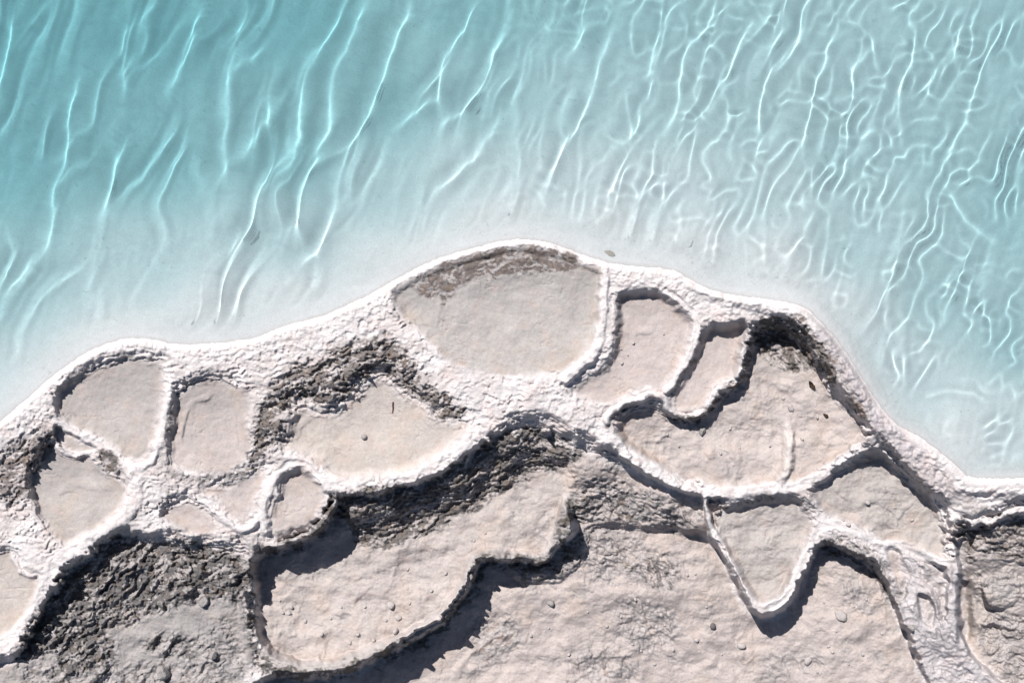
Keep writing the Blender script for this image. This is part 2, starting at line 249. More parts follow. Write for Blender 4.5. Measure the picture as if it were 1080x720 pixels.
#  crusted rock, plus thin dark strips below some rims: (polygon or line, soft width, lump height, darkness)
CRUST = [
 ('p', [(930,578),(1000,598),(1008,660),(1040,720),(1090,780),(990,780),(966,690),(945,640)], 6, 1.5, 0.10, (0.2,0.18,0.18)),
 ('p', [(20,712),(70,692),(130,704),(205,694),(244,640),(262,692),(250,735),(40,745)], 9, 3.0, 0.42, (0.10,0.095,0.095)),
 ('p', [(536,590),(580,598),(598,583),(604,558),(622,554),(622,587),(604,608),(570,622),(545,612)], 8, 4.0, 0.5, (0.10,0.095,0.095)),
 ('p', [(427,295),(472,279),(510,265),(545,259),(590,262),(615,275),(612,284),(575,291),(545,291),(510,292),(485,302),(475,318),(455,320),(442,307)], 6, 0.9, 0.74, (0.13,0.10,0.088)),
 ('p', [(268,445),(285,405),(300,388),(340,375),(370,362),(410,352),(428,372),(446,402),(474,422),(492,430),(485,439),(460,436),(440,419),(415,402),(405,388),(377,402),(362,425),(340,433),(320,420),(305,425),(300,450),(285,472),(272,492),(262,502),(264,470)], 6, 4.5, 0.72, (0.10,0.085,0.078)),
 ('p', [(562,452),(600,464),(616,484),(598,490),(556,500),(522,524),(486,545),(440,570),(405,580),(378,576),(362,552),(350,526),(375,517),(428,514),(458,502),(492,482),(517,463),(540,449)], 6, 4.6, 0.80, (0.085,0.078,0.075)),
 ('p', [(10,706),(25,675),(50,632),(80,594),(125,562),(190,572),(266,580),(256,640),(230,625),(200,635),(160,645),(140,660),(120,660),(100,678),(85,712),(65,720),(60,690),(45,688)], 8, 6.0, 0.85, (0.075,0.070,0.070)),
 ('p', [(150,672),(185,668),(215,675),(212,694),(170,696),(150,690)], 7, 4.0, 0.7, (0.085,0.08,0.08)),
 ('p', [(88,675),(112,668),(128,690),(120,716),(92,716)], 8, 4.0, 0.7, (0.085,0.08,0.08)),
 ('p', [(792,338),(830,331),(848,338),(862,355),(874,375),(888,402),(876,406),(860,388),(835,394),(810,384),(794,366)], 6, 3.8, 0.80, (0.085,0.072,0.062)),
 ('p', [(-40,490),(0,478),(25,460),(50,449),(58,460),(50,478),(36,500),(30,522),(15,535),(0,530),(-40,540)], 6, 3.5, 0.55, (0.12,0.10,0.095)),
 ('p', [(101,468),(112,470),(124,482),(131,496),(126,501),(116,500),(106,490)], 4, 1.6, 0.75, (0.10,0.085,0.075)),
 ('p', [(600,528),(615,507),(650,505),(690,520),(740,538),(735,556),(700,558),(660,547),(625,552),(604,566)], 8, 4.6, 0.50, (0.12,0.115,0.115)),
 ('p', [(655,588),(690,584),(718,592),(712,612),(700,624),(678,616),(660,606)], 7, 4.5, 0.55, (0.12,0.115,0.115)),
 ('p', [(680,642),(700,634),(715,645),(706,660),(684,662)], 7, 2.5, 0.35, (0.14,0.13,0.13)),
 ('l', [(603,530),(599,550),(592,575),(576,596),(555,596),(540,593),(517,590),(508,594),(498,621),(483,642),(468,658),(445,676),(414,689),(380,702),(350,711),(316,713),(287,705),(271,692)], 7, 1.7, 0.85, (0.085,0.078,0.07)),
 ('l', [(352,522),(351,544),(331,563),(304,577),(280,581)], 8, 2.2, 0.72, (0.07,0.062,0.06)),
 ('l', [(752,545),(760,538),(795,527),(838,522)], 4, 1.2, 0.45, (0.12,0.11,0.105)),
 ('p', [(857,570),(880,562),(905,571),(930,585),(948,608),(953,634),(940,640),(925,616),(900,592),(868,587)], 6, 3.6, 0.48, (0.13,0.115,0.11)),
 ('p', [(1010,548),(1040,556),(1080,542),(1140,546),(1140,606),(1064,592),(1035,580),(1024,600),(1010,572)], 7, 4.6, 0.74, (0.12,0.105,0.10)),
 ('p', [(1026,596),(1070,598),(1130,610),(1130,640),(1060,650),(1032,640)], 8, 2.6, 0.26, (0.13,0.115,0.11)),
 ('p', [(1030,652),(1080,645),(1140,650),(1140,760),(1090,740),(1055,712),(1030,684)], 8, 4.2, 0.34, (0.12,0.105,0.10)),
 ('p', [(604,556),(640,552),(700,580),(700,600),(660,596),(640,622),(615,596)], 9, 3.4, 0.34, (0.13,0.125,0.125)),
 ('p', [(486,668),(520,640),(556,652),(548,690),(505,706)], 10, 2.4, 0.36, (0.22,0.155,0.13)),
 ('p', [(640,640),(676,628),(720,650),(706,688),(668,690)], 9, 2.6, 0.30, (0.15,0.14,0.135)),
 ('p', [(600,690),(650,684),(680,705),(640,722),(604,715)], 8, 2.8, 0.34, (0.22,0.155,0.12)),
 ('p', [(876,600),(910,606),(934,640),(920,660),(890,630)], 9, 2.2, 0.30, (0.15,0.135,0.13)),
 ('p', [(800,690),(850,684),(880,700),(850,716),(806,712)], 8, 1.6, 0.26, (0.17,0.15,0.14)),
 ('l', [(870,362),(886,395),(902,425),(912,440)], 6, 1.8, 0.50, (0.17,0.12,0.095)),
 ('l', [(930,470),(950,492),(978,515)], 9, 2.4, 0.36, (0.17,0.125,0.11)),
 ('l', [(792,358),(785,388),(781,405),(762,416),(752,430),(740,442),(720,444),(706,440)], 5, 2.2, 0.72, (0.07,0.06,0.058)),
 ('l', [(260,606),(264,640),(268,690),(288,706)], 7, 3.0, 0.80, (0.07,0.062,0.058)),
 ('l', [(640,452),(648,440),(662,431),(686,426)], 4, 1.5, 0.40, (0.12,0.10,0.095)),  # dark strip along the foot of the arched rim
 ('l', [(745,340),(738,362),(728,386),(708,416)], 3.2, 0.6, 0.50, (0.16,0.135,0.125)),  # thin dark strip just right of the slanting rim
 ('l', [(652,318),(655,346),(647,378),(636,392),(600,412)], 3.2, 0.6, 0.40, (0.18,0.15,0.14)),  # thin dark strip along the foot of the oval's right wall
 ('l', [(520,464),(560,470),(590,490)], 8, 2.5, 0.30, (0.15,0.13,0.125)),
 ('l', [(570,468),(600,478),(634,482),(648,505)], 8, 2.0, 0.25, (0.16,0.14,0.135)),
 ('l', [(178,490),(178,462),(181,432),(188,414),(202,404),(222,399)], 4.5, 0.9, 0.45, (0.15,0.12,0.105)),
 ('l', [(60,412),(84,395),(112,383),(140,378)], 7, 0.8, 0.34, (0.17,0.15,0.145)),
 ('l', [(185,501),(212,507),(236,511),(262,494)], 5, 1.6, 0.45, (0.15,0.13,0.125)),
 ('l', [(140,545),(165,530),(185,515),(205,508)], 6, 1.8, 0.25, (0.2,0.17,0.16)),
]

# base of the white web, dipping under the water on the lagoon side
Z = idw(WEB, U, V, 2.4, 10)
Z = np.where(SH > 0, Z, 4.0)
far_land = sstep(300, 2500, np.hypot(U-540, V-500))
shore_prof = sstep(-3, 9, SH)
LABEL = np.zeros(U.shape, np.int16)        # 0 = web / terrain
COLR = np.zeros(U.shape + (3,)); WHITE = np.array((0.600,0.555,0.545))
COLR[:] = WHITE
SILT = np.zeros(U.shape)
names = list(POLY)
sds = {}
NORTH = {'B1': 12, 'B2': 12, 'B3': 12, 'B5': 32, 'B9': 5, 'B12': 15, 'B7': 9, 'B8': 12, 'B6': 5, 'B4': 8, 'bottom_left': 20, 'crust_band': 22, 'apron': 30, 'lower_plain': 8, 'right_low': 26, 'B15': 13, 'B13': 18, 'B14': 7, 'B10': 4, 'B11': 4, 'mound': 4, 'pad': 3}
TER = np.zeros(U.shape)
RING = np.zeros(U.shape)
for k, n in enumerate(names):
    pts, lev, w, col, cw = POLY[n]
    sl, sd = poly_sd(pts, 55)
    gy = np.gradient(sd, VY[sl[0]], axis=0); gx = np.gradient(sd, UX[sl[1]], axis=1)
    north = sstep(-0.05, 0.75, -gy + 0.25*gx)
    wo = w*0.8 + (NORTH.get(n, w)-w*0.8)*north
    wo = wo*(0.8+0.5*perlin(U[sl]/30, V[sl]/30, 300+k))
    t = 1-sstep(-w*0.6 if n in ('apron','lower_plain','bottom_left','right_low','crust_band','mound','pad') else -2.0 if n[0] == 'S' or n == 'shelf' else (-16.0 if n == 'B5' else -9.0), wo, sd)
    Z[sl] = Z[sl]*(1-t) + idw(lev, U[sl], V[sl], 2.2, 14)*t
    if n[0] == 'B': Z[sl] -= np.where(sd < 0, (2.2 if n in ('B12','B13','B14','B15') else 3.2)*(1-np.exp(np.minimum(sd, 0)/16)), 0)
    TER[sl] = np.maximum(TER[sl]*(1-t), np.clip(4*t*(1-t)*1.6, 0, 1)*sstep(5, 9, wo))
    c = sstep(-1.5, cw, -sd + 3.2*fbm(U[sl]/14, V[sl]/14, 2, 400+k))
    COLR[sl] = COLR[sl]*(1-c)[..., None] + np.array(col)*c[..., None]
    SILT[sl] = SILT[sl]*(1-c) + c
    RING[sl] = RING[sl]*(1-c) + c*np.exp(-((-sd-4)/6.0)**2)*sstep(-0.25, 0.35, perlin(U[sl]/26, V[sl]/26, 420+k))
    m = LABEL[sl]; m[sd < 0] = k+1
    sds[n] = (sl, sd)
SMOOTH = np.zeros(U.shape)
for rim in RIMS:
    pts, core, fr, fl = rim[:4]; tone = WHITE if len(rim) < 5 else np.array(rim[4])
    sl, d, s, t, p = stroke(pts, 40)
    zc = np.interp(t, np.arange(len(p)), p[:, 2])
    f = np.where(s > 0, fr, fl)
    zw = zc + 2.4*fbm(U[sl]/11, V[sl]/11, 3, 77)*min(1.0, core/3)
    w = 1 - sstep(core*0.6, core+f, d + 2.2*min(1.0, core/4)*fbm(U[sl]/8, V[sl]/8, 3, 78))
    up = np.maximum(zw - Z[sl], -3.0)
    Z[sl] = Z[sl] + up*w
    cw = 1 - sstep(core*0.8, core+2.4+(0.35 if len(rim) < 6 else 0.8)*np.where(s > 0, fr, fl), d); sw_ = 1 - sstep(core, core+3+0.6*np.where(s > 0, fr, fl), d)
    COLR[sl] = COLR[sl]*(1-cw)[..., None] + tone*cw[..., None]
    if len(rim) < 6: SMOOTH[sl] = np.maximum(SMOOTH[sl], sw_)
    SILT[sl] *= (1-cw)

# crust masks
CR = np.zeros(U.shape); LUMP = np.zeros(U.shape); CCOL = np.zeros(U.shape+(3,))
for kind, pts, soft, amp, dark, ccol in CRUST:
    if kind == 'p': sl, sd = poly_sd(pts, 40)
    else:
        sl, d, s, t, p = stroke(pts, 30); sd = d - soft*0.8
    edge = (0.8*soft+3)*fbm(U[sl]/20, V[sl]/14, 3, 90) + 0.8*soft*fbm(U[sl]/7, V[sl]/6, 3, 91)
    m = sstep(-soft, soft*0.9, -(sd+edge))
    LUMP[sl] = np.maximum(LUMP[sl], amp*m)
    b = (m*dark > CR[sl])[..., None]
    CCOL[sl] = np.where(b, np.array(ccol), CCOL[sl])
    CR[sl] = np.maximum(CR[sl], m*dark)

land = sstep(-6, 4, SH)
rimslope = SILT < 0.5
webm = (1-SILT)*land*fade
# stepped walls: every wide wall falls in little terraces with rounded lips
def terrace(z, st, nz, lipk=0.16):
    q = (z+nz)/st; f = q-np.floor(q)
    g = 0.22*f + 0.78*sstep(0.66, 1.0, f) + lipk*np.exp(-(f/0.16)**2) + lipk*sstep(0.92, 1.0, f)
    return st*(np.floor(q)+g) - nz
wz = 3.2*fbm(U/17, V/17, 2, 301) + 2.2*billow(U/9, V/9, 2, 305) + 1.2*fbm(U/4, V/4, 2, 307)
Z = Z*(1-TER) + terrace(Z, 4.4, wz)*TER
# scalloped micro-terraces running along the shore on the white web
ph = (SH + 11*billow(U/24, V/24, 2, 31) + 4.0*billow(U/8, V/8, 2, 35) + 5*perlin(U/40, V/40, 39)) / 6.6
fr_ = ph - np.floor(ph)
lip = np.where(fr_ < 0.70, (fr_/0.70)**1.6, 1-sstep(0.70, 1.0, fr_))
mt = sstep(-0.15, 0.45, fbm(U/34, V/34, 2, 41)) * webm
mt2 = mt * sstep(5, 13, SH)
mt2 *= (1-0.75*SMOOTH)
Z += 1.9*(lip-0.4)*mt2*(1-0.5*np.clip(LUMP, 0, 1))
# knobbles and pockets of the web
f1, i1 = worley(U/5.6 + 0.35*perlin(U/5, V/5, 52), V/5.0 + 0.35*perlin(U/5, V/5, 53), 51)
kn = 0.5+0.9*sstep(-0.3, 0.4, perlin(U/30, V/30, 57))
outer = sstep(870, 890, U)*sstep(26, 20, SH)*sstep(0, 3, SH)
fo, io = worley((U+0.55*V)/9.5 + 0.4*perlin(U/9, V/9, 171), SH/6.0 + 0.4*perlin(U/9, V/9, 172), 173)
Z += webm*outer*5.0*(0.5-fo)*(0.6+0.6*io)
Z += webm*sstep(0.5, 4, SH)*sstep(26, 12, SH)*(1.3*fbm(U/4.2, V/4.2, 3, 311) + 0.8*(0.5-f1)*i1)
Z += webm*sstep(0.5, 5, SH)*(0.75*(0.5-f1)*(0.4+i1) + 1.1*fbm(U/6.5, V/6.5, 3, 54) + 0.55*fbm(U/2.6, V/2.6, 2, 55)) * kn * (1-0.65*SMOOTH)
Z += webm*sstep(6, 14, SH)*(1-SMOOTH)*(1.6*fbm(U/13, V/10, 3, 58) - 1.2*sstep(0.12, 0.5, fbm(U/8, V/6, 2, 59)))
# crusted rock: layered ledges, lumps with creases between, pits
Zc = terrace(Z, 5.2, 5.0*fbm(U/26, V/20, 3, 71) + 2.2*billow(U/8, V/7, 2, 73), 0.12)
kl = np.clip(LUMP/3.5, 0, 1)*fade
Z = Z*(1-0.8*kl) + Zc*0.8*kl
SHs = SH + 6*fbm(U/22, V/22, 2, 60)
bl = billow(U/17 + 0.5*perlin(U/9, V/9, 61), SHs/7.5 + 0.5*perlin(U/9, V/9, 62), 3, 63)
f3, id3 = worley(U/4.6 + 0.4*perlin(U/5, V/5, 64), V/3.8 + 0.4*perlin(U/5, V/5, 65), 66)
led = fbm(U/22, SHs/9, 3, 70)
lumps = 2.4*(bl-0.32) + 0.45*(0.5-f3)*(0.3+id3) + 1.5*led + 0.35*fbm(U/3, V/3, 2, 75) + 1.1*fbm(U/30, V/20, 2, 76) + 0.30*fbm(U/1.9, V/1.9, 2, 79)
Z += LUMP*fade*0.9*lumps
pw = sstep(-0.1, 0.35, fbm(U/60, V/50, 2, 176))
Z += (1-SILT)*land*fade*sstep(14, 30, SH)*(1-SMOOTH)*0.9*(terrace(Z, 3.4, 2.6*fbm(U/16, V/16, 2, 177)+1.2*billow(U/7, V/7, 2, 178), 0.2)-Z)*(0.4+0.6*pw)
# plains: soft swells, grains and crumbs
gl = SILT*land*fade
rgh = sstep(0.05, 0.5, fbm(U/40 + 0.4*fbm(U/15, V/15, 2, 195), V/22, 4, 196, 0.6))
pl = np.zeros(U.shape)
for n in ('lower_plain', 'apron', 'bottom_left', 'right_low', 'B15', 'B12', 'B13', 'B14', 'S1', 'S2', 'S3'):
    sl, sd = sds[n]; pl[sl] = np.maximum(pl[sl], sstep(0, 8, -sd))
mnd = 1-2*np.abs(fbm(U/80 + 0.5*fbm(U/30, V/30, 2, 401), V/62, 2, 402))
Z += pl*fade*2.8*(mnd-0.6)*sstep(500, 560, V)
Z += pl*fade*(7.5*fbm(U/50, V/38, 3, 81) + 1.4*fbm(U/17, V/15, 3, 84)*(0.4+1.2*sstep(-0.1, 0.4, perlin(U/70, V/60, 86))) + 0.5*fbm(U/6, V/6, 2, 85))
rw1 = U + 9*fbm(U/22, V/22, 2, 181); rw2 = V + 9*fbm(U/22, V/22, 2, 185)
sc1 = perlin(rw1/30, rw2/19, 187); sc2 = perlin(rw1/19, rw2/34, 189)
scuff = sstep(0.0, 0.07, sc1)*(1-sstep(0.07, 0.5, sc1))*sstep(0.1, 0.4, perlin(U/40, V/40, 190)) + sstep(0.0, 0.07, sc2)*(1-sstep(0.07, 0.45, sc2))*sstep(0.1, 0.4, perlin(U/40, V/40, 191))
Z += pl*fade*rgh*(2.6*(billow(U/9, V/6.5, 3, 197)-0.3) + 0.8*(terrace(Z, 3.0, 2.5*fbm(U/14, V/10, 2, 198), 0.15)-Z))
Z += gl*(0.35+0.9*pl)*scuff*sstep(0.0, 0.35, perlin(U/70, V/70, 193))
Z += gl*(1.0*fbm(U/18, V/18, 3, 87) + (0.28+0.3*pl)*fbm(U/6, V/6, 2, 90) + (0.22+0.16*pl)*fbm(U/3.0, V/3.0, 3, 88)) + gl*pl*0.40*fbm(U/2.4, V/2.4, 2, 89)
rub = sstep(0.10, 0.45, fbm(U/48, V/40, 3, 405))*pl
for sc_, am, th, sd_ in ((6.5, 0.9, 0.90, 101), (3.8, 0.7, 0.88, 104), (5.0, 1.5*rub, 0.62, 407), (3.0, 0.9*rub, 0.5, 409)):
    ff, ii = worley(U/sc_, V/sc_, sd_)
    r = 0.16+0.14*(ii-th)/(1-th)
    b = np.sqrt(np.clip(1-((ff+0.10*perlin(U/2.2, V/2.2, sd_+5))/r)**2, 0, 1))*(ii > th)*sstep(-0.1, 0.3, perlin(U/50, V/50, sd_+7))
    Z += gl*(0.35+0.65*pl)*am*b
# shallow cracks and scuffs on the silt
ck = 1-sstep(0.0, 0.05, np.abs(perlin(U/26 + 0.5*fbm(U/9, V/9, 2, 111), V/20, 113)))
ck *= sstep(0.15, 0.4, perlin(U/33, V/33, 115))
Z -= gl*0.9*ck

BUMPS = [([(622,692),(645,688),(666,692),(674,676),(684,656)], 4, 3, 6), ([(655,600),(690,590),(716,606)], 3, 4, 8), ([(600,640),(590,660),(600,690)], 2.5, 4, 10),
 ([(820,700),(850,690),(890,700)], 2.5, 4, 10), ([(900,610),(915,640),(905,680)], 2.5, 5, 12), ([(745,640),(735,680),(750,710)], 3, 5, 12), ([(540,640),(530,665),(505,690),(480,712)], 5, 5, 10),
 ([(352,660),(362,640),(380,625),(392,610)], 2.4, 3, 9), ([(300,688),(330,672),(352,664)], 2.4, 2, 7), ([(420,590),(450,580),(500,565)], 2, 4, 10), ([(760,470),(775,480),(778,500)], 2.8, 2, 5),
 ([(700,455),(690,478)], 3, 2, 5), ([(800,440),(812,452),(806,470)], 2.6, 2, 6), ([(870,470),(880,455)], 2.2, 2, 5), ([(730,465),(742,470),(752,485)], 2.6, 2, 6), ([(815,400),(845,420),(862,440)], 2.4, 3, 7),
 ([(905,530),(930,528),(950,545)], 2.4, 2, 5), ([(880,515),(895,525)], 2, 2, 5), ([(775,560),(790,580),(800,605)], 1.8, 2, 5), ([(820,545),(815,570)], 1.8, 2, 5),
 ([(190,470),(192,445),(205,425),(228,415)], 1.7, 1.2, 3.5), ([(310,470),(318,448),(330,440)], 1.6, 2, 5), ([(655,345),(668,352),(690,349)], 1.0, 1.5, 4), ([(60,520),(80,510),(104,515)], 1.2, 2, 5), ([(1030,590),(1050,586),(1090,592)], 4, 2, 4), ([(1028,660),(1050,655),(1075,662)], 4, 2, 4), ([(1040,690),(1062,684),(1085,692)], 4, 2, 4), ([(1016,612),(1015,630),(1015,650),(1018,680)], -18, 6, 7)]
for pts, hh, core, fall in BUMPS:
    sl, d, s_, t, p = stroke(pts, 26)
    en = sstep(0, 3, t)*sstep(0, 3, len(p)-1-t)
    Z[sl] += hh*(1-sstep(core*0.5, core+np.where(s_ > 0, fall*0.45, fall*1.3), d + 1.5*fbm(U[sl]/8, V[sl]/8, 3, 611)))*(0.25+0.75*en)*(1.0 if hh < 0 else 0.7+0.8*perlin(U[sl]/14, V[sl]/14, 612))
def blur2(a):
    b = a.copy(); b[1:-1] = (a[:-2]+2*a[1:-1]+a[2:])/4; a = b.copy(); a[:, 1:-1] = (b[:, :-2]+2*b[:, 1:-1]+b[:, 2:])/4
    return a
Z = 0.6*Z + 0.4*blur2(Z)
# lagoon side: rim slopes into the water, then the bed shelves down
DEPTH = [(0,0,118),(0,150,108),(0,300,70),(0,400,34),(150,0,116),(150,150,100),(150,280,52),(200,340,14),(300,0,112),(300,150,92),(300,250,52),(300,320,14),(400,100,88),(400,200,56),(400,280,18),(500,0,92),(500,100,72),(500,180,44),(520,235,14),(600,0,84),(600,100,64),(600,190,38),(640,250,12),(700,0,80),(700,100,66),(700,200,40),(720,270,12),(800,0,82),(800,100,72),(800,200,56),(810,280,20),(900,0,84),(900,150,80),(900,260,68),(880,320,26),(1000,0,90),(1000,150,88),(1000,300,82),(960,400,50),(940,420,30),(1080,0,96),(1080,200,100),(1080,350,88),(1060,450,40),(1010,470,14),(-200,100,120),(-200,400,60),(540,-200,120),(540,-1500,150),(1400,200,120),(1500,480,60),(100,-200,130),(1000,-200,110)]
DS = 0.6
dep = DS*idw(DEPTH, U, V, 3.2, 30)
seaw = np.maximum(-SH, 0)
kst = 0.045 + 0.20*sstep(830, 930, U)
sm_ = 0.10*seaw + kst*seaw**1.6
bed = -1.0 - dep*sm_/(dep**2.2+sm_**2.2)**(1/2.2)
bed = bed - 0.0
Z = np.where(SH > 0, np.maximum(Z, 3.0-34*sstep(6, 34, SH)**1.3-500*sstep(26, 40, SH))*sstep(0, 6, SH), Z)
bed = bed + (2.2*fbm(U/40, V/40, 3, 121) + 0.8*fbm(U/9, V/9, 3, 124))*sstep(8, 60, seaw)*fade
Z = np.where(SH > 0, Z, bed*sstep(0, 1.2, seaw))

# ------------------------------------------------------------------ colours of the surfaces
n1 = fbm(U/30, V/30, 3, 131); n2 = fbm(U/7, V/7, 3, 134); n3 = fbm(U/2.2, V/2.2, 2, 137)
sil = SILT[..., None]
tint = 1 + 0.13*n1 + 0.09*n2 + 0.06*n3 + 0.07*(i1-0.5)*(1-SILT)
away = np.clip(sstep(9, 34, SH + 8*fbm(U/16, V/16, 3, 132)) * sstep(-0.35, 0.25, fbm(U/36, V/30, 3, 139)), 0, 1)*(1-SILT)*(1-0.85*SMOOTH)
south = np.exp(-(((U-560)/90)**2+((V-420)/26)**2)) + np.exp(-(((U-700)/60)**2+((V-505)/20)**2))
away = away*(1-0.8*np.clip(south, 0, 1))*0.8
COLR = COLR*(1-away[..., None]) + np.array((0.465,0.415,0.400))*away[..., None]
sl, sd = poly_sd([(925,580),(960,588),(1000,600),(1012,595),(1020,640),(1022,690),(1060,730),(1100,790),(980,790),(962,680),(945,640)], 30)
rd = sstep(6, -8, sd + 6*fbm(U[sl]/14, V[sl]/14, 2, 441))*(1-SILT[sl])
COLR[sl] = COLR[sl]*(1-0.85*rd)[..., None] + np.array((0.455,0.418,0.420))*(0.85*rd)[..., None]
COLR *= tint[..., None]
warm = sstep(0.1, 0.55, fbm(U/45, V/45, 3, 141))[..., None]*sil*0.55
COLR = COLR*(1-warm) + COLR*np.array((1.04, 0.97, 0.89))*warm
gr = sstep(0.05, 0.5, fbm(U/28, V/28, 3, 144))[..., None]*sil*0.5
COLR = COLR*(1-gr) + COLR*np.array((0.86, 0.87, 0.89))*gr
pk = sstep(0.0, 0.5, fbm(U/22, V/22, 3, 147))[..., None]*(1-sil)*0.7
COLR = COLR*(1-pk) + COLR*np.array((1.0, 0.925, 0.905))*pk
RING *= SILT
for k, n in enumerate(names):
    if n[0] != 'B': continue
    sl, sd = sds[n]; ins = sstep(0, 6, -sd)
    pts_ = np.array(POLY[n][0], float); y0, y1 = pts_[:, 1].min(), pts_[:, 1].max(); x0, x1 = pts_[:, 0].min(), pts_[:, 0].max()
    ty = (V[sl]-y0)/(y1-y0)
    g1 = ins*sstep(0.75, 0.1, ty + 0.35*fbm(U[sl]/26, V[sl]/20, 3, 500+k))*(0.42 if n in ('B1','B2','B3','B9') else 0.15)            # floor colour turns greyer towards the upper edge
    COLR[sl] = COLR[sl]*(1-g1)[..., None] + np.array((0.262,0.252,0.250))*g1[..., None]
    pk_ = ins*sstep(0.05, 0.5, fbm(U[sl]/19, V[sl]/16, 3, 530+k))*0.40
    COLR[sl] = COLR[sl]*(1-pk_)[..., None] + np.array((0.430,0.340,0.305))*pk_[..., None]
    lv = (-sd + 5*fbm(U[sl]/20, V[sl]/20, 3, 560+k))
    for q0 in (7, 15, 26):
        tl = ins*np.exp(-((lv-q0)/1.0)**2)*sstep(0.0, 0.4, perlin(U[sl]/22, V[sl]/22, 590+k+q0))*0.28
        COLR[sl] = COLR[sl]*(1-tl)[..., None] + np.array((0.24,0.205,0.19))*tl[..., None]
COLR = COLR*(1-0.55*RING[..., None]) + np.array((0.375,0.285,0.235))*0.55*RING[..., None]
cav = 0.5 + 1.5*fbm(U/18, SHs/8, 4, 152, 0.65)
cav = cav + 0.5*fbm(U/4, V/3.4, 2, 156)
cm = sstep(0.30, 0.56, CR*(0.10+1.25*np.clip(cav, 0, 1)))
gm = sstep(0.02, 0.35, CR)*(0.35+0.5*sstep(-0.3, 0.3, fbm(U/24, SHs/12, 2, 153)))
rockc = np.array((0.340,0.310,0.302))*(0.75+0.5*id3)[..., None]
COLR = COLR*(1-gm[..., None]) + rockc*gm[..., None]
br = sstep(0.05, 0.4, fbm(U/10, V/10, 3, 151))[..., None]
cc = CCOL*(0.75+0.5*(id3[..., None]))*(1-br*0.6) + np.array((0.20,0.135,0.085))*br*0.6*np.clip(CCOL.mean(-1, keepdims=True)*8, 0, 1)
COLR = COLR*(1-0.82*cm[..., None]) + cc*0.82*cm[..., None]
wst = sstep(0.12, 0.5, fbm(U/40 + 0.4*fbm(U/15, V/15, 2, 195), V/22, 4, 196, 0.6))*pl*0.55
COLR = COLR*(1-wst[..., None]) + np.array((0.265,0.248,0.242))*wst[..., None]
Z_w = wst
sp = sstep(0.42, 0.6, fbm(U/4, V/4, 2, 155))*SILT*0.35
COLR *= (1-sp*0.35)[..., None]
# lagoon bed: chalk-white silt, a little blue-green further in
strk = fbm(U/40+V/60, SH/9, 4, 165)*sstep(90, 10, -SH)
bedc = np.array((0.73,0.755,0.76))*(1 + 0.10*n1 + 0.09*n2 + 0.10*strk + 0.06*n3)[..., None]
spb = sstep(0.33, 0.55, fbm(U/6, V/5, 3, 161))*sstep(-0.1, 0.35, fbm(U/60, V/60, 2, 163))
bedc *= (1-0.30*spb)[..., None]
bm = sstep(-1, 5, -SH)[..., None]
COLR = COLR*(1-bm) + bedc*bm
COLR = np.clip(COLR, 0.01, 0.96)

# ------------------------------------------------------------------ cast the grid to metres
def to_world(u, v, z):
    k = (D - z)/D*S
    return (u-540)*k, (360-v)*k, z*S
def point(u, v, z): return Vector(to_world(u, v, z))
WX, WY, WZ = to_world(U, V, Z)
PTS = np.stack([WX, WY, WZ], -1).reshape(-1, 3)

# ------------------------------------------------------------------ materials
def new_mat(name):
    m = bpy.data.materials.new(name); m.use_nodes = True
    return m, m.node_tree.nodes, m.node_tree.links, m.node_tree.nodes["Principled BSDF"]
def travertine(name, bump=0.6, rough=0.9, scale=1.0):
    m, n, l, b = new_mat(name)
    at = n.new("ShaderNodeAttribute"); at.attribute_name = "albedo"
    tc = n.new("ShaderNodeTexCoord")
    a = n.new("ShaderNodeTexNoise"); a.inputs["Scale"].default_value = 38*scale; a.inputs["Detail"].default_value = 6; a.inputs["Roughness"].default_value = 0.65
    l.new(tc.outputs["Object"], a.inputs["Vector"])
    r = n.new("ShaderNodeMapRange"); r.inputs[1].default_value = 0.3; r.inputs[2].default_value = 0.7; r.inputs[3].default_value = 0.88; r.inputs[4].default_value = 1.10
    l.new(a.outputs[0], r.inputs[0])
    mx = n.new("ShaderNodeMix"); mx.data_type = 'RGBA'; mx.blend_type = 'MULTIPLY'; mx.inputs[0].default_value = 1.0
    l.new(at.outputs["Color"], mx.inputs[6]); l.new(r.outputs[0], mx.inputs[7]); l.new(mx.outputs[2], b.inputs["Base Color"])
    b.inputs["Roughness"].default_value = rough; b.inputs["Specular IOR Level"].default_value = 0.2
    bp = n.new("ShaderNodeBump"); bp.inputs["Strength"].default_value = bump; bp.inputs["Distance"].default_value = 0.012
    l.new(a.outputs[0], bp.inputs["Height"]); l.new(bp.outputs[0], b.inputs["Normal"])
    return m
M_ROCK = travertine("travertine", 0.7)
M_SILT = travertine("dry_silt", 0.5)
M_CRUST = travertine("crust", 1.0, scale=1.3)
M_BED = travertine("lagoon_silt", 0.25)

def plain(name, col, rough=0.8, scale=60, var=0.25, bump=0.4):
    m, n, l, b = new_mat(name)
    tc = n.new("ShaderNodeTexCoord"); a = n.new("ShaderNodeTexNoise"); a.inputs["Scale"].default_value = scale; a.inputs["Detail"].default_value = 5
    l.new(tc.outputs["Object"], a.inputs["Vector"])
    cr = n.new("ShaderNodeValToRGB"); c = np.array(col)
    cr.color_ramp.elements[0].position = 0.3; cr.color_ramp.elements[1].position = 0.7
    cr.color_ramp.elements[0].color = (*(c*(1-var)), 1); cr.color_ramp.elements[1].color = (*np.minimum(c*(1+var), .9), 1)
    l.new(a.outputs[0], cr.inputs[0]); l.new(cr.outputs[0], b.inputs["Base Color"]); b.inputs["Roughness"].default_value = rough
    bp = n.new("ShaderNodeBump"); bp.inputs["Strength"].default_value = bump; bp.inputs["Distance"].default_value = 0.01
    l.new(a.outputs[0], bp.inputs["Height"]); l.new(bp.outputs[0], b.inputs["Normal"])
    return m

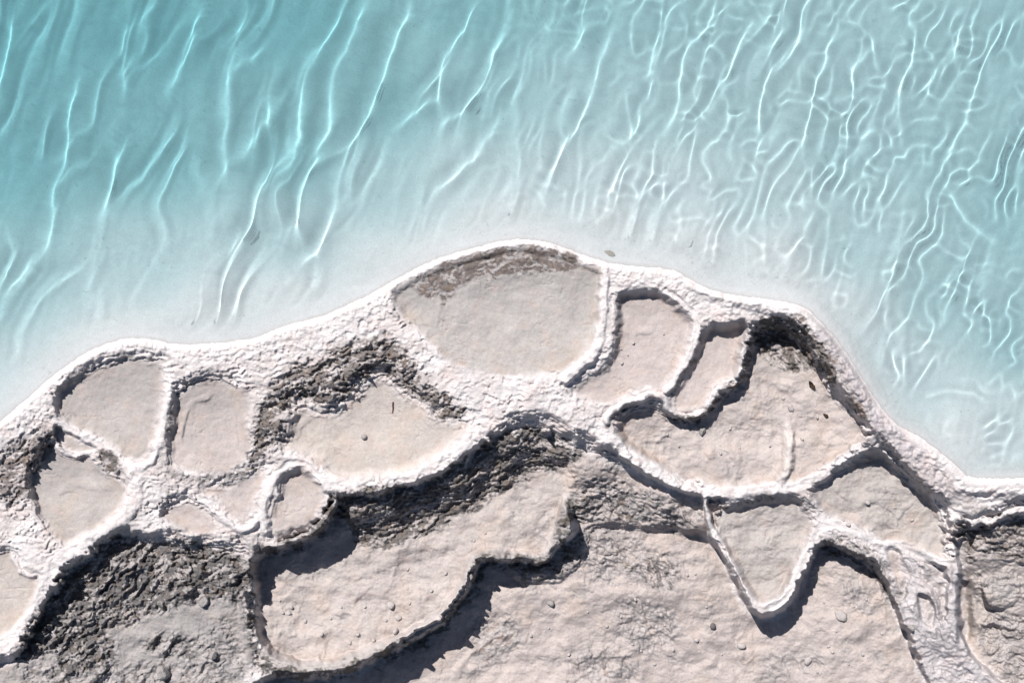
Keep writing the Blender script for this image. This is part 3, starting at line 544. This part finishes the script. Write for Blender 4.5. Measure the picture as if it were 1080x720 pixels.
# ------------------------------------------------------------------ meshes cut out of the grid
ii, jj = np.meshgrid(np.arange(NV-1), np.arange(NU-1), indexing='ij')
Q = np.stack([ii*NU+jj, (ii+1)*NU+jj, (ii+1)*NU+jj+1, ii*NU+jj+1], -1).reshape(-1, 4)
CALB = COLR.reshape(-1, 3)
def mesh_from(name, pts, quads, albedo=None, mat=None):
    me = bpy.data.meshes.new(name)
    used, inv = np.unique(quads, return_inverse=True)
    f = inv.reshape(-1, 4); p = pts[used]
    me.vertices.add(len(p)); me.vertices.foreach_set("co", p.astype(np.float32).ravel())
    me.loops.add(f.size); me.loops.foreach_set("vertex_index", f.astype(np.int32).ravel())
    me.polygons.add(len(f)); me.polygons.foreach_set("loop_start", np.arange(0, f.size, 4, dtype=np.int32))
    me.polygons.foreach_set("use_smooth", np.ones(len(f), bool))
    me.update(calc_edges=True)
    if albedo is not None:
        ca = me.attributes.new("albedo", 'FLOAT_COLOR', 'POINT')
        ca.data.foreach_set("color", np.hstack([albedo[used], np.ones((len(used), 1))]).astype(np.float32).ravel())
    if mat: me.materials.append(mat)
    o = bpy.data.objects.new(name, me); COL.objects.link(o)
    return o
def receiver(o):
    try: o.cycles.is_caustics_receiver = True
    except Exception as e: print("receiver", e)

# partition: floors, crust, rims, bed, terrain
lab = LABEL[:-1, :-1].reshape(-1)
shc = (0.25*(SH[:-1, :-1]+SH[1:, :-1]+SH[1:, 1:]+SH[:-1, 1:])).reshape(-1)
crc = (CR[:-1, :-1] > 0.28).reshape(-1)
BASINS = {
 'B9': 'large oval basin of pale dry silt beside the water, brown stain along its upper edge',
 'B10': 'smooth pinkish basin directly right of the large oval basin',
 'B11': 'narrow slanting pinkish basin, second to the right of the large oval',
 'B12': 'wide uneven basin beneath the dark crust patch near the right-hand waterline',
 'B13': 'triangular grey basin below the white lip at right, against the terraced outer slope',
 'B14': 'cup-shaped basin with a thin pale rim casting a deep rounded shadow',
 'B15': 'long low silt ledge with a winding dark crusted rim, strewn with pebbles',
 'B5': 'broad cream basin with dark crusted rock above it and a white overflow lip below',
 'B1': 'grey rounded basin nearest the water at far left, under the white rim',
 'B2': 'upright oblong basin with a curved scuff line, right of the grey rounded basin',
 'B3': 'grey basin at far left below the thin curved rim with the small dark pit',
 'B4': 'small ochre-edged basin cut off by the left border',
 'B6': 'small tongue-shaped basin with a thin rim above a dark overhang',
 'B7': 'little pink basin just left of the tongue-shaped basin',
 'B8': 'little pink basin lowest of the white webbed cluster at left',
 'S1': 'tiny pink stepped basin against the shadowed gully at right',
 'S2': 'tiny rounded basin with a thin lip, on the descending ridge at right',
 'S3': 'tiny rough basin left of the ridge of small stepped basins',
}
order = list(BASINS)
near = np.full(U.shape, 99.0); who = np.zeros(U.shape, np.int16)
RIMW = {'B9': 11, 'B5': 15, 'B12': 11, 'B15': 10, 'S1': 5, 'S2': 5, 'S3': 5}
for n in order:
    sl, sd = sds[n]; k = names.index(n)+1
    w = RIMW.get(n, 9)
    m = (sd > 0) & (sd < w) & (sd < near[sl])
    near[sl] = np.where(m, sd, near[sl]); who[sl] = np.where(m, k, who[sl])
whoc = who[:-1, :-1].reshape(-1)
basin_k = {names.index(n)+1: n for n in order}
isbasin = np.isin(lab, list(basin_k)) & (shc > 0)
# plains keep their cells unless a basin rim claims them
rimc = (~isbasin) & (whoc > 0) & (shc > 1.5)
taken = np.zeros(len(lab), bool)
def pieces(mask, least=40):
    """connected pieces of a cell mask, biggest first; crumbs are dropped"""
    W = NU-1; left = set(np.flatnonzero(mask).tolist()); out_ = []
    while left:
        a = left.pop(); stack = [a]; comp = [a]
        while stack:
            c = stack.pop()
            for nb_ in (c-1, c+1, c-W, c+W):
                if nb_ in left:
                    left.remove(nb_); stack.append(nb_); comp.append(nb_)
        if len(comp) >= least: out_.append(np.array(comp))
    return sorted(out_, key=len, reverse=True)
for k, n in basin_k.items():
    fl = isbasin & (lab == k); rm = rimc & (whoc == k)
    if not fl.any(): continue
    inside = fl.reshape(NV-1, NU-1); idx = np.argwhere(inside); c = np.array([UX[idx[:, 1]].mean(), VY[idx[:, 0]].mean()])
    zc = Z[:-1, :-1][inside].mean()
    e = bpy.data.objects.new("travertine_basin", None); COL.objects.link(e)
    e.empty_display_size = 0.2
    base = point(c[0], c[1], zc); e.location = base
    e["label"] = BASINS[n]; e["category"] = "basin"; e["group"] = "dry travertine basins"
    used_ = np.zeros(len(lab), bool)
    for pname, mask, mat, least in (("crust", (fl | rm) & crc, M_CRUST, 260), ("floor", fl, M_SILT, 100), ("rim", rm, M_ROCK, 160)):
        for comp in pieces(mask & ~used_, least):
            used_[comp] = True
            o = mesh_from(pname, PTS - np.array(base), Q[np.sort(comp)], CALB, mat)
            o.parent = e; receiver(o)
    taken |= used_
bedm = (shc < -4) & ~taken
o = mesh_from("lagoon_bed", PTS, Q[bedm], CALB, M_BED); o["kind"] = "structure"; receiver(o)
o = mesh_from("terrain", PTS, Q[~bedm & ~taken], CALB, M_ROCK); o["kind"] = "structure"; receiver(o)

# ------------------------------------------------------------------ the water
wu = axis(-90, 1125, 1.0, 16000); wv_ = axis(-120, 530, 1.0, 16000)
AU, AV = np.meshgrid(wu, wv_)
LINES = [
 (1.0,[(8,0),(10,20),(12,40),(8,70),(5,95),(0,122)]),(0.8,[(38,32),(20,48),(12,60)]),
 (1.0,[(97,75),(85,95),(76,125),(77,155),(72,185),(62,208),(64,240),(52,265),(42,285)]),
 (0.9,[(153,0),(145,20),(137,35),(136,60),(133,85),(135,115)]),(0.9,[(142,138),(130,150),(122,180),(119,210),(112,235),(103,250)]),
 (1.0,[(208,-10),(214,10),(208,35),(197,70),(185,100),(170,118)]),
 (0.9,[(268,0),(262,22),(250,45),(245,75),(240,120),(237,150),(238,165),(245,210)]),(0.8,[(290,42),(270,62),(255,80),(246,90)]),
 (0.9,[(305,98),(285,115),(270,140),(262,160),(259,185)]),
 (0.9,[(375,0),(355,30),(335,65),(322,90),(315,120),(308,155),(295,180),(280,205),(265,240),(250,252),(238,270),(230,290)]),
 (1.0,[(397,-10),(385,20),(375,50),(360,75),(352,95),(352,125),(340,160),(330,190),(318,225),(300,260)]),
 (1.0,[(435,-10),(430,20),(415,45),(405,80),(392,115),(375,150),(362,180),(358,210),(345,240),(335,265),(310,290)]),
 (0.9,[(500,-10),(495,25),(480,50),(467,75),(463,90),(450,115),(430,130),(415,150)]),
 (0.8,[(540,30),(525,55),(517,85),(500,105),(480,125),(460,150)]),(0.8,[(535,115),(520,145),(500,165),(480,185),(450,215)]),
 (0.8,[(590,15),(577,30),(570,47)]),(0.8,[(617,0),(615,40),(600,70),(592,80)]),
 (0.9,[(650,25),(637,55),(627,82),(617,115),(605,145),(590,165),(570,187)]),(0.8,[(695,30),(692,65),(670,90)]),
 (0.9,[(760,-10),(740,35),(725,55),(717,85),(712,115),(700,150)]),(0.8,[(675,105),(670,130),(660,155),(640,160)]),
 (0.9,[(805,15),(780,40),(772,65),(765,100)]),(0.9,[(815,45),(810,75),(802,100),(800,140),(795,175)]),
 (0.8,[(865,10),(845,40),(835,70)]),(0.9,[(890,30),(872,50),(870,70),(855,95),(850,130),(842,185)]),
 (0.8,[(930,35),(910,60),(897,75),(895,105),(870,107)]),(0.8,[(970,50),(955,70),(947,90),(950,105),(942,125)]),
 (0.8,[(1020,25),(1007,50),(1007,80),(1022,75)]),(0.8,[(1050,30),(1035,70),(1022,100),(1012,155)]),
 (0.8,[(975,145),(970,170),(971,195)]),(0.8,[(992,180),(1005,215),(1025,245),(1060,265)]),(0.7,[(830,130),(812,150),(807,180)]),
 (0.7,[(775,118),(790,116),(752,134)]),(0.7,[(870,210),(855,235),(840,248)]),(0.6,[(818,220),(850,214),(872,210)]),
]
depT = idw(DEPTH, AU, AV, 3.2, 30); depW = DS*depT
KS = math.tan(math.asin(math.cos(math.radians(SUN_EL))/1.333))     # sideways run of a sunbeam per unit of depth
REF = 1 - 0.75*depW/D
CU = 540 + (AU + depW*KS*SUN_DIR[0] - 540)*REF; CV = 360 + (AV + depW*KS*SUN_DIR[1] - 360)*REF      # where the beam through this spot meets the bed
wob = 1.6*perlin(CU/24, CV/24, 201)
wf = np.clip(1 - np.maximum.reduce([-70-AU, AU-1105, -100-AV, AV-560, 0*AU])/60, 0, 1)
ridge = np.zeros(AU.shape)
FOC = 0.385
for s_, pts in LINES:
    p = chaikin(pts, 2, False); x0, y0 = p.min(0)-60; x1, y1 = p.max(0)+60
    m = (CU > x0) & (CU < x1) & (CV > y0) & (CV < y1)
    d, sd, t = seg_d(CU[m]+wob[m], CV[m], p)
    L_ = np.concatenate([[0], np.cumsum(np.hypot(*np.diff(p, axis=0).T))]); al = np.interp(t, np.arange(len(p)), L_)
    e = sstep(-6, 40, al)*sstep(-6, 40, L_[-1]-al)
    xm = p[:, 0].mean(); w = 8.0 if xm < 450 else (7.0 if xm < 700 else 5.4)
    k = 0.92*s_*w*w/(FOC*np.maximum(depW[m], 18))
    g = k*np.exp(-d*d/(2*w*w))*e
    ridge[m] = np.maximum(ridge[m], g) if False else ridge[m] + g*(1-0.6*np.clip(ridge[m]/np.maximum(k, 1e-6), 0, 1))
# fine net of ripples, stronger to the right
def blur(a):
    a = (np.roll(a, 1, 0)+2*a+np.roll(a, -1, 0))/4
    return (np.roll(a, 1, 1)+2*a+np.roll(a, -1, 1))/4
nx = (CU*0.93 + CV*0.36); ny = (-CU*0.36 + CV*0.93)
na = perlin(nx/21 + 0.45*perlin(CU/38, CV/38, 211), ny/66, 212)
nb = perlin(CU/30 + 0.4*perlin(CU/20, CV/20, 215), CV/26, 216)
nc = perlin(nx/44 + 0.28*perlin(CU/70, CV/70, 217), ny/260, 218)
def line_d(f):
    gy, gx = np.gradient(f, wv_, wu); g = np.hypot(gx, gy)
    return f/np.maximum(g, np.percentile(g, 35))
pa = sstep(-0.45, 0.25, perlin(CU/55, CV/75, 219)); pb = sstep(-0.15, 0.45, perlin(CU/45, CV/45, 220)); pc = sstep(-0.5, 0.2, perlin(CU/90, CV/120, 222))
right = sstep(400, 820, CU)
KF = 1.0/(FOC*np.maximum(depW, 16))
def ripple(f, w, a): return a*w*w*KF*np.exp(-(line_d(f)/w)**2/2)
net = ripple(na, 3.6, 0.70)*pa*(0.10+0.90*right) + ripple(nb, 3.6, 0.46)*pb*(0.08+0.92*right) + ripple(nc, 7.0, 0.42)*pc*(1-0.3*right)
net = blur(blur(net))
kk = 1.0
h = ridge + kk*net
h += 0.10*fbm(nx/24, ny/60, 2, 221)*36/(FOC*np.maximum(depW, 30))
h += 0.02*fbm(CU/9, CV/16, 2, 225)*(0.6+right)
dloc = land_sd(*shore_wobble(AU, AV)); dloc = np.maximum(-dloc, 0)
h *= wf*sstep(3, 55, dloc)
def curv(h):
    hy, hx = np.gradient(h, wv_, wu); hxy, hxx = np.gradient(hx, wv_, wu); hyy, _ = np.gradient(hy, wv_, wu)
    return FOC*depW*(-(hxx+hyy)/2 + np.sqrt(((hxx-hyy)/2)**2 + hxy**2))
for _ in range(3): h = blur(h)
for _ in range(24):                                                # calm the crests that would focus above the bed
    mk = sstep(0.86, 0.97, curv(h))
    for _ in range(6): mk = np.maximum(blur(mk), mk*0.9)
    hb = blur(blur(blur(blur(blur(h)))))
    h = h + np.clip(blur(blur(mk))*1.3, 0, 1)*(hb-h)
for _ in range(2): h = blur(h)
hy, hx = np.gradient(h, wv_, wu); hxy, hxx = np.gradient(hx, wv_, wu); hyy, _ = np.gradient(hy, wv_, wu)
foc = FOC*depW*(-(hxx+hyy)/2 + np.sqrt(((hxx-hyy)/2)**2 + hxy**2))
vis = (AU > 0) & (AU < 1080) & (AV > 0) & (AV < 480)
print("focus percentiles", np.percentile(foc[vis], [50, 90, 97, 99, 99.8, 100]))
h -= 0.4
HX, HY, HZ = to_world(AU, AV, h)
wp = np.stack([HX, HY, HZ], -1).reshape(-1, 3)
nv, nu = AU.shape
i2, j2 = np.meshgrid(np.arange(nv-1), np.arange(nu-1), indexing='ij')
WQ = np.stack([i2*nu+j2, (i2+1)*nu+j2, (i2+1)*nu+j2+1, i2*nu+j2+1], -1).reshape(-1, 4)
# stop the sheet inside the rim
shw = land_sd(*shore_wobble(AU, AV))
il = shw > 5.0
keep = ~(il[:-1, :-1] & il[1:, 1:] & il[1:, :-1] & il[:-1, 1:]).reshape(-1)
m, n, l, b = new_mat("lagoon_water")
n.remove(b)
out = n["Material Output"]
gl_ = n.new("ShaderNodeBsdfGlass"); gl_.inputs["Roughness"].default_value = 0.0; gl_.inputs["IOR"].default_value = 1.333
ta = n.new("ShaderNodeAttribute"); ta.attribute_name = "albedo"          # the water's own transmission colour: more of it, more turquoise
l.new(ta.outputs["Color"], gl_.inputs["Color"]); mk_ = n.new("ShaderNodeBsdfDiffuse"); vm = n.new("ShaderNodeMix"); vm.data_type = 'RGBA'; vm.blend_type = 'MULTIPLY'; vm.inputs[0].default_value = 1.0
l.new(ta.outputs["Color"], vm.inputs[6]); l.new(ta.outputs["Color"], vm.inputs[7]); l.new(vm.outputs[2], mk_.inputs["Color"])      # chalk in the water: a faint milky veil
ms = n.new("ShaderNodeMixShader"); ms.inputs[0].default_value = 0.20
l.new(gl_.outputs[0], ms.inputs[1]); l.new(mk_.outputs[0], ms.inputs[2]); l.new(ms.outputs[0], out.inputs["Surface"])
swd = np.maximum(-shw, 0)
sm_ = 0.10*swd + (0.045+0.20*sstep(830, 930, AU))*swd**1.6
sm_ = sm_/DS
thick = depT*sm_/(depT**2.2+sm_**2.2+1e-9)**(1/2.2)
ABS = np.array((0.0066, 0.0029, 0.0025))
thick = 118*(thick/118)**1.2*(1-0.32*sstep(450, 950, AU))
TINT = np.exp(-thick[..., None]*ABS).reshape(-1, 3)
w_o = mesh_from("water", wp, WQ[keep], TINT, m); w_o["kind"] = "structure"
try: w_o.cycles.is_caustics_caster = True
except Exception as e: print("caster", e)

# ------------------------------------------------------------------ loose stones and scraps
def ground(u, v):
    j = min(max(np.searchsorted(UX, u)-1, 0), NU-2); i = min(max(np.searchsorted(VY, v)-1, 0), NV-2)
    fu = (u-UX[j])/(UX[j+1]-UX[j]); fv = (v-VY[i])/(VY[i+1]-VY[i])
    return (Z[i, j]*(1-fu)+Z[i, j+1]*fu)*(1-fv) + (Z[i+1, j]*(1-fu)+Z[i+1, j+1]*fu)*fv
M_STONE = plain("pale_stone", (0.40, 0.36, 0.345), 0.9, 70, 0.2, 0.6)
M_GREY = plain("grey_stone", (0.27, 0.25, 0.24), 0.9, 60, 0.25, 0.7)
M_DARK = plain("dark_stone", (0.12, 0.105, 0.10), 0.9, 60, 0.35, 0.7)
M_TWIG = plain("twig_bark", (0.13, 0.065, 0.045), 0.8, 120, 0.3)
M_LEAF = plain("dry_leaf", (0.085, 0.050, 0.032), 0.8, 90, 0.4)
M_ALGA = plain("ochre_algae", (0.42, 0.30, 0.13), 0.9, 50, 0.4)
import bmesh
def make_stone(r, seed, flat=0.75, angular=0.0, sub=3):
    bm = bmesh.new(); bmesh.ops.create_icosphere(bm, subdivisions=sub, radius=1.0)
    rg = random.Random(seed)
    pl_ = [(Vector((rg.gauss(0,1), rg.gauss(0,1), rg.gauss(0,1))).normalized(), rg.uniform(0.55, 0.95)) for _ in range(9)]
    ax = Vector((rg.uniform(.85,1.2), rg.uniform(.7,1.0), flat)); off = rg.uniform(0, 50)
    from mathutils import noise
    for v in bm.verts:
        p = v.co.copy()
        for nrm, dd in pl_:
            t = p.dot(nrm)
            if t > dd: p -= nrm*(t-dd)*(0.55+0.45*angular)
        p *= 1 + 0.16*noise.noise(p*1.7+Vector((off,0,0))) + 0.07*noise.noise(p*5+Vector((0,off,0)))
        v.co = Vector((p.x*ax.x, p.y*ax.y, p.z*ax.z))*r*S
    me = bpy.data.meshes.new("stone"); bm.to_mesh(me); bm.free()
    for p in me.polygons: p.use_smooth = angular < 0.5
    return me
def stone(u, v, r, label, group=None, mat=None, seed=0, flat=0.75, angular=0.0, name="stone", cat="stone", sink=0.25):
    me = make_stone(r, seed, flat, angular); me.materials.append(mat or M_STONE)
    o = bpy.data.objects.new(name, me); COL.objects.link(o)
    zg = ground(u, v)
    o.location = point(u, v, zg + r*flat*(1-2*sink)*0.8); o.rotation_euler = (0, 0, seed*1.7)
    o["label"] = label; o["category"] = cat
    if group: o["group"] = group
    return o
stone(172, 709, 10, 'wedge-shaped grey rock at the bottom left, lit left face and dark right face', mat=M_GREY, seed=3, flat=1.0, angular=1.0)
stone(215, 634, 6.5, 'pale blocky stone perched on the dark crusted slope at lower left', mat=M_GREY, seed=8, flat=1.0, angular=1.0)
stone(225, 691, 5.5, 'dark upright stone on the lower left silt, right of the wedge-shaped rock', mat=M_GREY, seed=12, flat=1.1, angular=1.0)
stone(412.5, 638, 5, 'largest of the three rounded stones at the middle of the long silt ledge', seed=21, flat=0.95)
stone(420, 651, 3.6, 'pale rounded stone, middle one of the three on the long silt ledge', seed=22, flat=0.85)
stone(417, 665, 4.4, 'rounded stone nearest the winding rim, lowest of the three on the long ledge', seed=23, flat=0.9)
stone(887, 649, 7.5, 'smooth pale dome of stone on the lower plain, right of the deep rounded shadow', seed=31, flat=0.6, sink=0.35)
stone(782, 681, 6, 'rounded pale lump on the lower plain, below the tip of the cup-shaped basin', seed=33, flat=0.6, sink=0.35)
stone(852, 696, 5.5, 'low pale lump on the lower plain near the bottom edge, right of the cup-shaped basin', seed=34, flat=0.6, sink=0.35)
stone(581, 636, 5, 'grey stone on the lower plain just right of the winding rim shadow', seed=35, flat=0.9, mat=M_GREY)
stone(752, 660, 3.8, 'small dark stone on the lower plain left of the cup-shaped basin tip', seed=36, mat=M_DARK)
stone(961, 662, 4.5, 'dark pointed stone on the pale slope of the descending ridge', seed=37, flat=1.2, mat=M_GREY, angular=1.0)
stone(741, 454, 5.5, 'rough grey stone at the foot of the dark wall under the narrow slanting basin', seed=38, mat=M_GREY, angular=1.0)
stone(384, 461, 3.8, 'small brownish stone in the middle of the broad cream basin', seed=39, mat=M_GREY)
stone(834, 430, 4, 'whitish lump on the floor of the wide uneven basin', seed=40, mat=M_STONE)
AREA = [
 ([(407,654),(295,633),(307,640),(349,652),(305,647),(287,618),(369,677),(377,669),(432,636),(394,675),(339,669),(298,646),(455,623),(470,604),(360,640),(322,655),(385,640),(500,570),(512,562),(430,600)], 1.9, 'tiny pale pebble strewn on the long silt ledge inside the winding rim', 'pebbles on the long silt ledge'),
 ([(874,681),(878,687),(882,665),(869,635),(901,639),(914,632),(910,690),(930,668),(862,708),(895,700)], 2.0, 'tiny pebble on the lower plain right of the cup-shaped basin', 'pebbles right of the cup-shaped basin'),
 ([(701,659),(670,632),(579,662),(761,690),(710,685),(667,679),(676,686),(725,606),(733,605),(640,660),(655,650),(600,690),(745,640),(620,645),(690,700),(735,675),(560,670)], 2.0, 'tiny pebble on the lower plain between the winding rim and the cup-shaped basin', 'pebbles on the lower plain'),
 ([(655,368),(662,374),(668,362),(656,383),(700,352)], 1.5, 'tiny crumb of stone on the smooth pinkish basin beside the large oval', 'crumbs on the pinkish basin'),
 ([(780,472),(770,452),(812,470),(862,440),(846,463),(826,420),(760,478),(716,470),(704,458)], 2.0, 'small stone crumb on the floor of the wide uneven basin', 'crumbs in the wide uneven basin'),
 ([(889,548),(895,553),(944,535),(915,530),(962,548)], 2.2, 'small stone crumb on the triangular grey basin', 'crumbs on the triangular basin'),
]
protos = []
for q_ in range(5):
    me = make_stone(1.0, 60+q_, 0.8, 0.0, 2); me.materials.append(M_STONE); protos.append(me)
rg = random.Random(5)
first = None
for pts, r, lb, grp in AREA:
    for (u, v) in pts:
        if first is None:
            first = bpy.data.objects.new("pebble", protos[0]); o = first
        else:
            o = first.copy(); o.data = protos[rg.randrange(5)]
        COL.objects.link(o)
        rr = r*rg.uniform(0.75, 1.3); o.scale = (rr,)*3; o.rotation_euler = (0, 0, rg.uniform(0, 6.28))
        o.location = point(u, v, ground(u, v)+rr*0.35)
        o["label"] = lb; o["category"] = "pebble"; o["group"] = grp
# a twig on the cream basin
bm = bmesh.new(); ring0 = None
path = [(414.5,423.5,1.0),(414.0,427,1.4),(414.4,430.5,1.3),(413.8,435.5,0.9)]
base = point(414, 429.5, ground(414, 429.5)); tw = []
for (u, v, h_) in path: tw.append(point(u, v, ground(u, v)+h_)-base)
for k_, c in enumerate(tw):
    r_ = (0.011, 0.012, 0.010, 0.006)[k_]
    ring = [bm.verts.new(c+Vector((math.cos(a)*r_, 0, math.sin(a)*r_))) for a in [i_*math.pi/3 for i_ in range(6)]]
    if ring0:
        for i_ in range(6): bm.faces.new((ring0[i_], ring0[(i_+1) % 6], ring[(i_+1) % 6], ring[i_]))
    else: bm.faces.new(ring)
    ring0 = ring
bm.faces.new(ring0); bmesh.ops.recalc_face_normals(bm, faces=bm.faces)
me = bpy.data.meshes.new("twig"); bm.to_mesh(me); bm.free(); me.materials.append(M_TWIG)
o = bpy.data.objects.new("twig", me); COL.objects.link(o); o.location = base
o["label"] = "thin reddish-brown twig lying upright in the picture on the broad cream basin"; o["category"] = "twig"
def scrap(name, cat, label, u, v, L, W, ang, mat, lift, seed):
    """a curled leaf-like scrap with thickness"""
    bm = bmesh.new(); rg = random.Random(seed); n_ = 9; rows = []
    for a in range(n_):
        t = a/(n_-1); wv = math.sin(math.pi*min(max(t, 0.04), 0.96))**0.7*W*(0.8+0.4*rg.random())
        row = []
        for b_ in (-1, -0.5, 0, 0.5, 1):
            row.append(bm.verts.new(Vector(((t-0.5)*L, b_*wv*0.5, abs(b_)*W*0.22+0.25*W*math.sin(t*5+seed)+0.1*W*rg.random()))*S))
        rows.append(row)
    for a in range(n_-1):
        for b_ in range(4): bm.faces.new((rows[a][b_], rows[a+1][b_], rows[a+1][b_+1], rows[a][b_+1]))
    g_ = bmesh.ops.solidify(bm, geom=bm.faces[:], thickness=0.006)
    me = bpy.data.meshes.new(name); bm.to_mesh(me); bm.free(); me.materials.append(mat)
    o = bpy.data.objects.new(name, me); COL.objects.link(o); o.location = point(u, v, ground(u, v)+lift); o.rotation_euler = (0, 0, ang)
    o["label"] = label; o["category"] = cat
    try: o.cycles.is_caustics_receiver = True
    except Exception: pass
    return o
scrap("dry_leaf", "leaf", "dark brown dry leaf on the wide uneven basin below the crusted corner", 856, 406, 11, 5, -0.9, M_LEAF, 1.6, 2)
scrap("dry_leaf", "leaf", "small dark brown scrap of leaf at the right side of the wide uneven basin", 871, 438, 7, 3, -0.6, M_LEAF, 1.4, 5)
scrap("algae_clump", "algae", "ochre clump of algae in the shallow water above the large oval basin", 643, 267, 12, 5, -0.35, M_ALGA, 0.6, 4)
print("grid", U.shape, "water", AU.shape)
